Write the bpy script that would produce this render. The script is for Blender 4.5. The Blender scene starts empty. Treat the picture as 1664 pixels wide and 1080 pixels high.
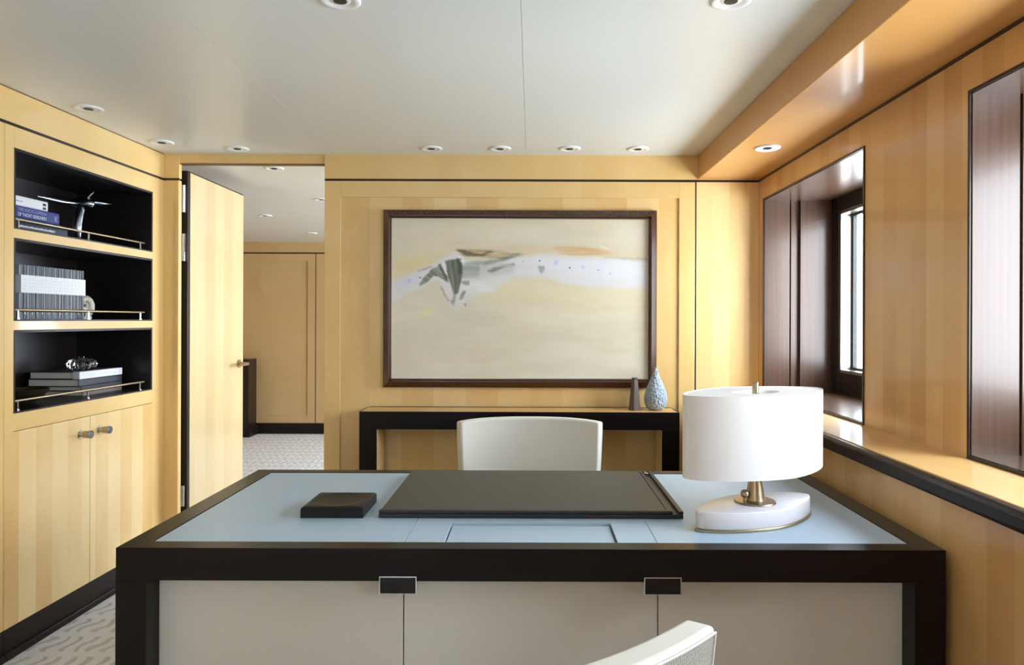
import bpy, bmesh, math, random
import numpy as np
from mathutils import Matrix, Vector
random.seed(4)
C = bpy.context.scene.collection
PI = math.pi

# ------------------------------------------------------------------ camera, world, light, exposure
F_PX = 1150.0
cam_d = bpy.data.cameras.new('camera')
cam = bpy.data.objects.new('camera', cam_d); C.objects.link(cam)
cam_d.sensor_fit = 'HORIZONTAL'; cam_d.sensor_width = 36.0
cam_d.lens = 36.0 * F_PX / 1664.0
cam_d.shift_x = -32.0 / 1664.0
cam_d.shift_y = -20.0 / 1664.0
cam_d.clip_start = 0.05
cam.matrix_world = Matrix.Translation((0, 0, 1.29)) @ Matrix.Rotation(PI/2, 4, 'X') @ Matrix.Rotation(0.0035, 4, 'Z')
bpy.context.scene.camera = cam

SKY = 19.0; SKY_AWAY = 5.0
w = bpy.data.worlds.new('world'); bpy.context.scene.world = w
w.use_nodes = True
wn = w.node_tree.nodes; wl = w.node_tree.links
bg = wn['Background']
tc = wn.new('ShaderNodeTexCoord'); nz = wn.new('ShaderNodeTexNoise'); nz.inputs['Scale'].default_value = 3.0
nz.inputs['Detail'].default_value = 4
rmp = wn.new('ShaderNodeValToRGB')
rmp.color_ramp.elements[0].position = .35; rmp.color_ramp.elements[0].color = (.62, .79, 1.0, 1)
rmp.color_ramp.elements[1].position = .62; rmp.color_ramp.elements[1].color = (.89, .95, 1.0, 1)
wl.new(tc.outputs['Generated'], nz.inputs['Vector']); wl.new(nz.outputs['Fac'], rmp.inputs['Fac'])
wl.new(rmp.outputs['Color'], bg.inputs['Color'])
sx_ = wn.new('ShaderNodeSeparateXYZ'); wl.new(tc.outputs['Generated'], sx_.inputs[0])
mr = wn.new('ShaderNodeMapRange'); mr.interpolation_type = 'SMOOTHSTEP'          # the sun stands hazy on the window side
mr.inputs['From Min'].default_value = -.3; mr.inputs['From Max'].default_value = .75
mr.inputs['To Min'].default_value = SKY_AWAY; mr.inputs['To Max'].default_value = SKY
wl.new(sx_.outputs[0], mr.inputs['Value']); wl.new(mr.outputs[0], bg.inputs['Strength'])

vs = bpy.context.scene.view_settings
vs.view_transform = 'Standard'; vs.look = 'None'; vs.gamma = 1.0; vs.use_curve_mapping = False
vs.exposure = 0.22

def portal(loc, rot, sx, sy):                       # tells the renderer where daylight enters
    l = bpy.data.lights.new('window_portal', 'AREA'); l.shape = 'RECTANGLE'; l.size = sx; l.size_y = sy
    l.cycles.is_portal = True
    o = bpy.data.objects.new('window_portal', l); C.objects.link(o); o.location = loc; o.rotation_euler = rot
WIN_Y = [(2.554, 3.651), (0.833, 1.930), (-0.888, 0.209), (-2.609, -1.512)]
for a, b in WIN_Y:
    portal((1.66, (a+b)/2, 1.437), (0, PI/2, 0), .79, .93)
portal((-1.2, -3.12, 1.35), (PI/2, 0, PI), 1.0, 1.3)  # daylight through the added rear window
portal((1.26, 5.9, 1.375), (0, PI/2, 0), 1.15, 2.6)

# ------------------------------------------------------------------ materials
def srgb(r, g, b):
    f = lambda c: (c/255/12.92) if c/255 <= .04045 else ((c/255+.055)/1.055)**2.4
    return (f(r), f(g), f(b), 1)
def mat(name, col, rough=.5, metal=0, coat=0, spec=None, trans=0, ior=None, sheen=0, coat_r=.08):
    m = bpy.data.materials.new(name); m.use_nodes = True
    b = m.node_tree.nodes['Principled BSDF']
    b.inputs['Base Color'].default_value = col; b.inputs['Roughness'].default_value = rough
    b.inputs['Metallic'].default_value = metal; b.inputs['Coat Weight'].default_value = coat
    b.inputs['Coat Roughness'].default_value = coat_r
    if spec is not None: b.inputs['Specular IOR Level'].default_value = spec
    if trans: b.inputs['Transmission Weight'].default_value = trans
    if ior: b.inputs['IOR'].default_value = ior
    if sheen: b.inputs['Sheen Weight'].default_value = sheen
    return m
def nd(m, t, **kw):
    n = m.node_tree.nodes.new(t)
    for k, v in kw.items():
        if k in n.inputs: n.inputs[k].default_value = v
        else: setattr(n, k, v)
    return n
def lk(m, a, b): m.node_tree.links.new(a, b)
def math_n(m, op, a, b=None, c=None):
    n = nd(m, 'ShaderNodeMath', operation=op)
    for i, v in enumerate((a, b, c)):
        if v is None: continue
        if isinstance(v, (int, float)): n.inputs[i].default_value = v
        else: lk(m, v, n.inputs[i])
    return n.outputs[0]

def wood(name, dark, light, strip=.09, amount=1.0, rough=.3, coat=.5, axis='xy', fig=1.0, off=0.0):
    """figured satinwood veneer laid in vertical book-matched strips"""
    m = mat(name, light, rough, coat=coat)
    b = m.node_tree.nodes['Principled BSDF']
    co = nd(m, 'ShaderNodeTexCoord'); sp = nd(m, 'ShaderNodeSeparateXYZ'); lk(m, co.outputs['Object'], sp.inputs[0])
    X, Y, Z = sp.outputs
    if axis == 'xy': u = math_n(m, 'ADD', X, Y); v = Z
    elif axis == 'flatx': u = X; v = Y             # grain along y
    else: u = Z; v = math_n(m, 'ADD', X, Y)
    us = math_n(m, 'DIVIDE', math_n(m, 'ADD', u, off), strip)
    fl = math_n(m, 'FLOOR', us)
    par = math_n(m, 'MODULO', math_n(m, 'ABSOLUTE', fl), 2.0)
    wnz = nd(m, 'ShaderNodeTexWhiteNoise', noise_dimensions='1D'); lk(m, fl, wnz.inputs['W'])
    # broad cloudy figure that fades the strips, boosted to paint in cloudy door reflections
    cmb = nd(m, 'ShaderNodeCombineXYZ'); lk(m, math_n(m, 'MULTIPLY', u, 3.0), cmb.inputs[0]); lk(m, math_n(m, 'MULTIPLY', v, 1.6), cmb.inputs[1]); lk(m, fl, cmb.inputs[2])
    cl = nd(m, 'ShaderNodeTexNoise', Scale=1.4, Detail=3.0); lk(m, cmb.outputs[0], cl.inputs['Vector'])
    # fine ripple across the grain
    cm2 = nd(m, 'ShaderNodeCombineXYZ'); lk(m, math_n(m, 'MULTIPLY', u, 14.0), cm2.inputs[0]); lk(m, math_n(m, 'MULTIPLY', v, 170.0), cm2.inputs[1]); lk(m, fl, cm2.inputs[2])
    rp = nd(m, 'ShaderNodeTexNoise', Scale=1.0, Detail=2.0); lk(m, cm2.outputs[0], rp.inputs['Vector'])
    # long grain
    cm3 = nd(m, 'ShaderNodeCombineXYZ'); lk(m, math_n(m, 'MULTIPLY', u, 160.0), cm3.inputs[0]); lk(m, math_n(m, 'MULTIPLY', v, 2.0), cm3.inputs[1])
    gr = nd(m, 'ShaderNodeTexNoise', Scale=1.0, Detail=2.0); lk(m, cm3.outputs[0], gr.inputs['Vector'])
    t = math_n(m, 'MULTIPLY', par, .26*amount)
    t = math_n(m, 'MULTIPLY_ADD', wnz.outputs['Value'], .30*amount, t)
    t = math_n(m, 'MULTIPLY_ADD', cl.outputs['Fac'], .85, t)
    t = math_n(m, 'MULTIPLY_ADD', rp.outputs['Fac'], .28*fig, t)
    t = math_n(m, 'MULTIPLY_ADD', gr.outputs['Fac'], .12, t)
    t = math_n(m, 'SUBTRACT', t, .42 + .14*(fig-1))
    mx = nd(m, 'ShaderNodeMix', data_type='RGBA', clamp_factor=True)
    mx.inputs[6].default_value = dark; mx.inputs[7].default_value = light
    lk(m, t, mx.inputs[0]); lk(m, mx.outputs[2], b.inputs['Base Color'])
    return m

M = {}
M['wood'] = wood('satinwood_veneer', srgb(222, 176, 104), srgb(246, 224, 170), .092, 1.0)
M['wood_plain'] = wood('satinwood_rail', srgb(228, 188, 118), srgb(242, 214, 154), 2.0, .2)
M['wood_wall_shaded'] = wood('satinwood_wall_shaded', srgb(196, 146, 86), srgb(222, 182, 122), .088, .9)  # same veneer toned darker: the window wall's shade is put into the colour
M['wood_wide'] = wood('satinwood_wide', srgb(224, 182, 112), srgb(245, 218, 160), .17, .55)
M['wood_soffit'] = wood('satinwood_soffit', srgb(204, 146, 80), srgb(222, 174, 106), .6, .4, .38, .18, 'flatx', )  # darkened with the window wall, shade painted into the veneer tone
M['wood_ledge'] = wood('satinwood_ledge', srgb(208, 162, 98), srgb(230, 194, 132), .4, .4, .42, .35, 'flatx')
M['wood_hall'] = wood('hall_veneer', srgb(196, 160, 110), srgb(212, 182, 134), .45, .4)
M['wenge'] = mat('dark_wenge', srgb(34, 23, 19), .32, spec=.4)
M['wenge_desk'] = mat('dark_desk_frame', srgb(18, 13, 12), .30, spec=.22)
M['niche'] = mat('dark_niche_lining', srgb(26, 19, 17), .35, spec=.4)
M['plinth'] = mat('dark_plinth', srgb(30, 22, 20), .4, spec=.25)
M['line'] = mat('dark_inlay_line', srgb(44, 26, 18), .4)
M['shadow_gap'] = mat('seam_brown', srgb(120, 84, 44), .6)
M['ceiling'] = mat('ceiling_panel', srgb(226, 229, 224), .3)
M['white'] = mat('white_enamel', srgb(240, 240, 238), .3)
M['black'] = mat('black_baffle', srgb(30, 30, 30), .4)
M['lens'] = mat('lamp_lens', srgb(120, 120, 120), .15, metal=.6)
M['brass'] = mat('brushed_brass', srgb(176, 158, 130), .32, metal=1)
M['nickel'] = mat('brushed_nickel', srgb(196, 190, 180), .28, metal=1)
M['chrome'] = mat('chrome', srgb(225, 228, 232), .08, metal=1)
M['steel'] = mat('polished_steel', srgb(150, 156, 168), .2, metal=1)
M['mirror_black'] = mat('black_mirror', srgb(52, 50, 50), .06, metal=.9)
M['cream'] = mat('cream_leather', srgb(205, 202, 192), .5)
M['chair'] = mat('ivory_upholstery', srgb(222, 219, 206), .6, sheen=.2)
M['shade'] = mat('white_shade', srgb(238, 238, 236), .75)
M['alabaster'] = mat('alabaster', srgb(226, 222, 224), .3, coat=.2)
M['brown_vase'] = mat('brown_stoneware', srgb(96, 80, 74), .45)
M['paper'] = mat('paper', srgb(222, 218, 208), .8)
M['door_wood'] = wood('door_veneer', srgb(216, 188, 136), srgb(232, 212, 166), .12, .7)
M['glass_crystal'] = mat('crystal', (1, 1, 1, 1), .03, trans=1, ior=1.5)

# dark mahogany with fine streaks
def streaky(name, a, b, rough, coat, ior=1.6):
    m = mat(name, a, rough, coat=coat, ior=ior)
    co = nd(m, 'ShaderNodeTexCoord'); mp = nd(m, 'ShaderNodeMapping'); mp.inputs['Scale'].default_value = (90, 90, 1.2)
    n = nd(m, 'ShaderNodeTexNoise', Scale=1.0, Detail=3.0)
    lk(m, co.outputs['Object'], mp.inputs[0]); lk(m, mp.outputs[0], n.inputs['Vector'])
    mx = nd(m, 'ShaderNodeMix', data_type='RGBA'); mx.inputs[6].default_value = a; mx.inputs[7].default_value = b
    lk(m, n.outputs['Fac'], mx.inputs[0]); lk(m, mx.outputs[2], m.node_tree.nodes['Principled BSDF'].inputs['Base Color'])
    return m
M['mahogany'] = streaky('mahogany_gloss', srgb(66, 45, 33), srgb(98, 72, 56), .27, .12, 1.5)
M['frame_wood'] = streaky('picture_frame_wood', srgb(58, 30, 16), srgb(76, 42, 26), .24, .2)

def leather(name, col, rough=.5, sc=900, st=.05):
    m = mat(name, col, rough)
    n = nd(m, 'ShaderNodeTexNoise', Scale=sc, Detail=2.0); co = nd(m, 'ShaderNodeTexCoord'); lk(m, co.outputs['Object'], n.inputs['Vector'])
    bp = nd(m, 'ShaderNodeBump', Strength=st, Distance=.001); lk(m, n.outputs['Fac'], bp.inputs['Height'])
    lk(m, bp.outputs[0], m.node_tree.nodes['Principled BSDF'].inputs['Normal'])
    return m
M['blue_leather'] = leather('pale_blue_leather', srgb(172, 194, 210), .38)
M['blotter'] = leather('charcoal_leather', srgb(62, 60, 52), .42)
M['blotter_edge'] = leather('charcoal_leather_edge', srgb(30, 29, 32), .4)
M['tray'] = leather('dark_leather_dish', srgb(24, 22, 21), .42)
M['tray'].node_tree.nodes['Principled BSDF'].inputs['Specular IOR Level'].default_value = .25

def mottled(name, a, b, sc, rough=.5, bump=.0, dist=.002, kind='noise'):
    m = mat(name, a, rough)
    co = nd(m, 'ShaderNodeTexCoord')
    if kind == 'noise': n = nd(m, 'ShaderNodeTexNoise', Scale=sc, Detail=4.0); out = n.outputs['Fac']
    else: n = nd(m, 'ShaderNodeTexVoronoi', Scale=sc); out = n.outputs['Distance']
    lk(m, co.outputs['Object'], n.inputs['Vector'])
    mx = nd(m, 'ShaderNodeMix', data_type='RGBA'); mx.inputs[6].default_value = a; mx.inputs[7].default_value = b
    lk(m, out, mx.inputs[0]); pb = m.node_tree.nodes['Principled BSDF']; lk(m, mx.outputs[2], pb.inputs['Base Color'])
    if bump:
        bp = nd(m, 'ShaderNodeBump', Strength=bump, Distance=dist); lk(m, out, bp.inputs['Height']); lk(m, bp.outputs[0], pb.inputs['Normal'])
    return m
M['blue_vase'] = mottled('blue_grey_crackle', srgb(112, 130, 142), srgb(196, 208, 214), 95, .6, 1.0, .006, 'vor')
M['shell'] = mottled('fossil_shell', srgb(120, 112, 96), srgb(225, 222, 212), 60, .35, .4, .002)
M['olive_bowl'] = mat('olive_glaze', srgb(44, 40, 24), .4)

# ribbed knit for the chair's outside
def knit():
    m = mat('ivory_knit', srgb(232, 228, 214), .8, sheen=.2)
    co = nd(m, 'ShaderNodeTexCoord'); mp = nd(m, 'ShaderNodeMapping'); mp.inputs['Rotation'].default_value = (0, 0, 0)
    lk(m, co.outputs['UV'], mp.inputs[0])
    wv = nd(m, 'ShaderNodeTexWave', Scale=1.0, Distortion=1.2); wv.bands_direction = 'X'; wv.inputs['Detail Scale'].default_value = 2.0
    lk(m, mp.outputs[0], wv.inputs['Vector'])
    wv2 = nd(m, 'ShaderNodeTexWave', Scale=1.4, Distortion=1.0); wv2.bands_direction = 'Y'; lk(m, mp.outputs[0], wv2.inputs['Vector'])
    h = math_n(m, 'MULTIPLY', wv.outputs['Fac'], math_n(m, 'MULTIPLY_ADD', wv2.outputs['Fac'], .5, .5))
    bp = nd(m, 'ShaderNodeBump', Strength=1.0, Distance=.004); lk(m, h, bp.inputs['Height'])
    lk(m, bp.outputs[0], m.node_tree.nodes['Principled BSDF'].inputs['Normal'])
    mx = nd(m, 'ShaderNodeMix', data_type='RGBA'); mx.inputs[6].default_value = srgb(176, 172, 156); mx.inputs[7].default_value = srgb(226, 222, 208)
    lk(m, h, mx.inputs[0]); lk(m, mx.outputs[2], m.node_tree.nodes['Principled BSDF'].inputs['Base Color'])
    return m
M['knit'] = knit()

# carpet with rows of carved wavy strokes
def carpet():
    m = mat('carved_carpet', srgb(205, 202, 198), .95, sheen=.3)
    co = nd(m, 'ShaderNodeTexCoord'); sp = nd(m, 'ShaderNodeSeparateXYZ'); lk(m, co.outputs['Object'], sp.inputs[0])
    X, Y, Z = sp.outputs
    rows = math_n(m, 'DIVIDE', Y, .17); fr = math_n(m, 'FRACT', rows); rid = math_n(m, 'FLOOR', rows)
    n = nd(m, 'ShaderNodeTexNoise', Scale=9.0, Detail=1.0); lk(m, co.outputs['Object'], n.inputs['Vector'])
    wob = math_n(m, 'SUBTRACT', n.outputs['Fac'], .5)
    bow = math_n(m, 'SINE', math_n(m, 'MULTIPLY', fr, 6.28))
    u = math_n(m, 'ADD', math_n(m, 'DIVIDE', X, .06), math_n(m, 'MULTIPLY', rid, .37))
    u = math_n(m, 'MULTIPLY_ADD', wob, 1.3, u); u = math_n(m, 'MULTIPLY_ADD', bow, .22, u)
    tri = math_n(m, 'ABSOLUTE', math_n(m, 'SUBTRACT', math_n(m, 'FRACT', u), .5))
    line = nd(m, 'ShaderNodeMapRange'); line.inputs['From Min'].default_value = .08; line.inputs['From Max'].default_value = .26
    line.inputs['To Min'].default_value = 1; line.inputs['To Max'].default_value = 0; lk(m, tri, line.inputs['Value'])
    e = math_n(m, 'ABSOLUTE', math_n(m, 'SUBTRACT', fr, .5))
    rm = nd(m, 'ShaderNodeMapRange'); rm.inputs['From Min'].default_value = .33; rm.inputs['From Max'].default_value = .42
    rm.inputs['To Min'].default_value = 1; rm.inputs['To Max'].default_value = 0; lk(m, e, rm.inputs['Value'])
    s = math_n(m, 'MULTIPLY', line.outputs[0], rm.outputs[0])
    fz = nd(m, 'ShaderNodeTexNoise', Scale=500.0, Detail=2.0); lk(m, co.outputs['Object'], fz.inputs['Vector'])
    h = math_n(m, 'MULTIPLY_ADD', fz.outputs['Fac'], .15, math_n(m, 'SUBTRACT', 1.0, s))
    bp = nd(m, 'ShaderNodeBump', Strength=.8, Distance=.004); lk(m, h, bp.inputs['Height'])
    pb = m.node_tree.nodes['Principled BSDF']; lk(m, bp.outputs[0], pb.inputs['Normal'])
    mx = nd(m, 'ShaderNodeMix', data_type='RGBA'); mx.inputs[6].default_value = srgb(214, 211, 208); mx.inputs[7].default_value = srgb(176, 170, 164)  # stroke colour holds the soft shadow of the carving
    lk(m, s, mx.inputs[0]); lk(m, mx.outputs[2], pb.inputs['Base Color'])
    return m
M['carpet'] = carpet()

def pane():
    m = bpy.data.materials.new('window_glass'); m.use_nodes = True
    nt = m.node_tree; nt.nodes.remove(nt.nodes['Principled BSDF'])
    t = nt.nodes.new('ShaderNodeBsdfTransparent'); g = nt.nodes.new('ShaderNodeBsdfGlossy'); g.inputs['Roughness'].default_value = .02
    mx = nt.nodes.new('ShaderNodeMixShader'); lw = nt.nodes.new('ShaderNodeLayerWeight'); lw.inputs['Blend'].default_value = .5
    pw = nt.nodes.new('ShaderNodeMath'); pw.operation = 'POWER'; pw.inputs[1].default_value = 5
    ad = nt.nodes.new('ShaderNodeMath'); ad.operation = 'MULTIPLY_ADD'; ad.inputs[1].default_value = .9; ad.inputs[2].default_value = .04
    nt.links.new(lw.outputs['Facing'], pw.inputs[0]); nt.links.new(pw.outputs[0], ad.inputs[0]); nt.links.new(ad.outputs[0], mx.inputs[0]); nt.links.new(t.outputs[0], mx.inputs[1]); nt.links.new(g.outputs[0], mx.inputs[2])
    nt.links.new(mx.outputs[0], nt.nodes['Material Output'].inputs[0])
    return m
M['pane'] = pane()

# ------------------------------------------------------------------ mesh helpers
class MB:
    def __init__(s): s.bm = bmesh.new()
    def box(s, x0, x1, y0, y1, z0, z1):
        v = [s.bm.verts.new((x, y, z)) for x in (x0, x1) for y in (y0, y1) for z in (z0, z1)]
        for q in ((0,1,3,2), (4,6,7,5), (0,4,5,1), (2,3,7,6), (0,2,6,4), (1,5,7,3)):
            s.bm.faces.new([v[i] for i in q])
        return s
    def loft(s, rings, cap=True):
        R = [[s.bm.verts.new(p) for p in r] for r in rings]
        n = len(R[0])
        for a, b in zip(R, R[1:]):
            for i in range(n):
                s.bm.faces.new((a[i], a[(i+1) % n], b[(i+1) % n], b[i]))
        if cap:
            s.bm.faces.new(R[0][::-1]); s.bm.faces.new(R[-1])
        return s
    def tube(s, p0, p1, r0, r1=None, n=24):
        r1 = r0 if r1 is None else r1
        p0, p1 = Vector(p0), Vector(p1); d = (p1-p0).normalized()
        a = d.orthogonal().normalized(); b = d.cross(a)
        mk = lambda p, r: [p + r*(math.cos(2*PI*i/n)*a + math.sin(2*PI*i/n)*b) for i in range(n)]
        return s.loft([mk(p0, r0), mk(p1, r1)])
    def path(s, pts, radii, n=16):
        pts = [Vector(p) for p in pts]; rings = []; a = None
        for i, p in enumerate(pts):
            d = (pts[min(i+1, len(pts)-1)] - pts[max(i-1, 0)]).normalized()
            if a is None: a = d.orthogonal().normalized()
            a = (a - a.dot(d)*d).normalized(); b = d.cross(a)
            rings.append([p + radii[i]*(math.cos(2*PI*k/n)*a + math.sin(2*PI*k/n)*b) for k in range(n)])
        return s.loft(rings)
    def lathe(s, prof, c=(0, 0), n=48, sx=1.0, sy=1.0, rot=0.0, cap=True, fn=None):
        cr, sr = math.cos(rot), math.sin(rot); rings = []
        for r, z in prof:
            ring = []
            for i in range(n):
                a = 2*PI*i/n; k = fn(a, z) if fn else 1.0
                x, y = r*k*sx*math.cos(a), r*k*sy*math.sin(a)
                ring.append((c[0]+x*cr-y*sr, c[1]+x*sr+y*cr, z))
            rings.append(ring)
        return s.loft(rings, cap)
    def ball(s, c, r, seg=20, scale=(1, 1, 1)):
        m = Matrix.Translation(c) @ Matrix.Diagonal((*[r*k for k in scale], 1))
        bmesh.ops.create_uvsphere(s.bm, u_segments=seg, v_segments=seg//2, radius=1, matrix=m); return s
    def prism(s, pts, ax, a0, a1):
        """polygon extruded along axis ax ('x','y','z')"""
        f = {'x': lambda p, t: (t, p[0], p[1]), 'y': lambda p, t: (p[0], t, p[1]), 'z': lambda p, t: (p[0], p[1], t)}[ax]
        return s.loft([[f(p, a0) for p in pts], [f(p, a1) for p in pts]])
    def build(s, name, m, parent=None, bevel=0, smooth=False, local=False, frame=None, seg=2, angle=35):
        bmesh.ops.recalc_face_normals(s.bm, faces=s.bm.faces)
        me = bpy.data.meshes.new(name); s.bm.to_mesh(me); s.bm.free()
        ms = m if isinstance(m, (list, tuple)) else [m]
        for k in ms: me.materials.append(k)
        o = bpy.data.objects.new(name, me); C.objects.link(o)
        if frame is not None: o.matrix_basis = frame
        if smooth:
            for p in me.polygons: p.use_smooth = True
            me.set_sharp_from_angle(angle=math.radians(angle))
        if bevel:
            b = o.modifiers.new('bevel', 'BEVEL'); b.width = bevel; b.segments = seg; b.limit_method = 'ANGLE'; b.angle_limit = math.radians(40)
            b.harden_normals = False
        if parent is not None:
            o.parent = parent
            if not local: o.matrix_parent_inverse = wm(parent).inverted()
        return o
def wm(o):
    m = o.matrix_basis.copy()
    return wm(o.parent) @ o.matrix_parent_inverse @ m if o.parent else m
def tag(o, label, cat, group=None):
    o['label'] = label; o['category'] = cat
    if group: o['group'] = group
    return o
def thing(name, label, cat, loc=(0, 0, 0), rotz=0, group=None):
    o = bpy.data.objects.new(name, None); C.objects.link(o); o.empty_display_size = .05
    o.matrix_basis = Matrix.Translation(loc) @ Matrix.Rotation(rotz, 4, 'Z')
    return tag(o, label, cat, group)
def struct(o): o['kind'] = 'structure'; return o
def sroot(name, loc=(0, 0, 0)):
    o = bpy.data.objects.new(name, None); C.objects.link(o); o.location = loc; o.matrix_basis = Matrix.Translation(loc)
    return struct(o)
def copy_tree(o, parent=None):
    c = o.copy(); C.objects.link(c)
    if parent: c.parent = parent
    for ch in list(o.children): copy_tree(ch, c)
    return c
def text_mesh(body, size, m, parent, mtx, name='lettering', align='LEFT', ext=.0004, sx=1.0):
    cu = bpy.data.curves.new('t', 'FONT'); cu.body = body; cu.size = size; cu.extrude = ext; cu.align_x = align
    tmp = bpy.data.objects.new('t', cu); C.objects.link(tmp); bpy.context.view_layer.update()
    me = bpy.data.meshes.new_from_object(tmp.evaluated_get(bpy.context.evaluated_depsgraph_get()))
    bpy.data.objects.remove(tmp); bpy.data.curves.remove(cu)
    me.transform(Matrix.Diagonal((sx, 1, 1, 1))); me.materials.clear(); me.materials.append(m)
    o = bpy.data.objects.new(name, me); C.objects.link(o); o.matrix_basis = mtx; o.parent = parent
    return o

ZC = 2.162; YB = 3.74; YF = 8.0; ZT0, ZT1 = 2.022, 2.034
XR = 1.197
# ------------------------------------------------------------------ the setting
struct(MB().box(-4.2, 1.3, -3.1, 8.1, -.06, 0).build('floor', M['carpet']))
c = MB()
xs = [-4.2, -1.012, -.033, 1.3]
for a, b in zip(xs, xs[1:]): c.box(a+.0012, b-.0012, -3.1, 8.1, ZC, ZC+.0012)
c.box(-4.2, 1.3, -3.1, 8.1, ZC+.0012, ZC+.05)
struct(c.build('ceiling', M['ceiling']))

# back wall
b = MB()
b.box(-1.096, XR+.4, YB+.008, YB+.07, 0, ZC)
struct(b.build('wall_back', M['wood_wide']))
root = sroot('trim_1')
b = MB()
b.box(-1.096, -1.011, YB-.002, YB+.008, 0, ZT0); b.box(.777, .861, YB-.002, YB+.008, 0, ZT0)
b.box(-1.011, .777, YB-.002, YB+.008, 1.937, ZT0)
b.build('panel_surround', M['wood_plain'], root, bevel=.002)
MB().box(.869, XR, YB, YB+.008, 0, ZT0).build('side_panel', M['wood'], root)
MB().box(-1.096, XR, YB-.002, YB+.008, ZT1, ZC).build('frieze', M['wood_plain'], root)
MB().box(-1.096, XR, YB, YB+.008, ZT0, ZT1).box(.861, .869, YB+.001, YB+.008, 0, ZT0).build('inlay_line', M['line'], root)
# door surround
root = sroot('trim_2')
MB().box(-2.3, -1.867, YB, YB+.03, 0, ZT0).box(-2.3, -1.867, YB, YB+.03, ZT1, ZC).build('door_pier', M['wood_plain'], root)
MB().box(-1.95, -1.867, YB-.0005, YB+.02, ZT0, ZT1).build('inlay_line', M['line'], root)
MB().box(-1.884, -1.8665, YB-.004, YB+.028, 0, ZT0-.002).build('jamb_bead', M['wood_plain'], root)
MB().box(-1.867, -1.096, YB+.012, YB+.05, 2.114, ZC).build('lintel', M['wood_plain'], root)
MB().box(-1.867, -1.096, YB+.010, YB+.05, 2.110, 2.1145).build('lintel_edge', M['shadow_gap'], root)

# right wall, pierced by the windows
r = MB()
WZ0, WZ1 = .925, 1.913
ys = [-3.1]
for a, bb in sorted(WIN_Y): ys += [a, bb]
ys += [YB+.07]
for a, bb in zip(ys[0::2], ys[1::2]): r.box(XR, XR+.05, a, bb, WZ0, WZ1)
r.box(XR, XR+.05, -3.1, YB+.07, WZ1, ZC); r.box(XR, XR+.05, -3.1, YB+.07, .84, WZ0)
struct(r.build('wall_right', M['wood_wall_shaded']))
struct(MB().box(1.0, 1.05, -3.1, YB, 0, .868).build('wall_right_lower', M['wood_wall_shaded'])).name = 'wall_right.001'
root = sroot('trim_3')
MB().box(XR-.0015, XR+.01, -3.1, YB, ZT0, ZT1).build('inlay_line', M['line'], root)
# soffit over the windows
root = sroot('trim_4')
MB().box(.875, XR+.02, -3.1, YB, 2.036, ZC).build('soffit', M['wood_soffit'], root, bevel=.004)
# ledge
root = sroot('trim_5')
MB().box(.992, XR+.03, -3.1, YB, .872, .916).build('ledge_top', M['wood_ledge'], root, bevel=.002)
MB().box(.966, .995, -3.1, YB, .869, .914).build('ledge_nosing', M['plinth'], root, bevel=.012, seg=4)

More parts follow.
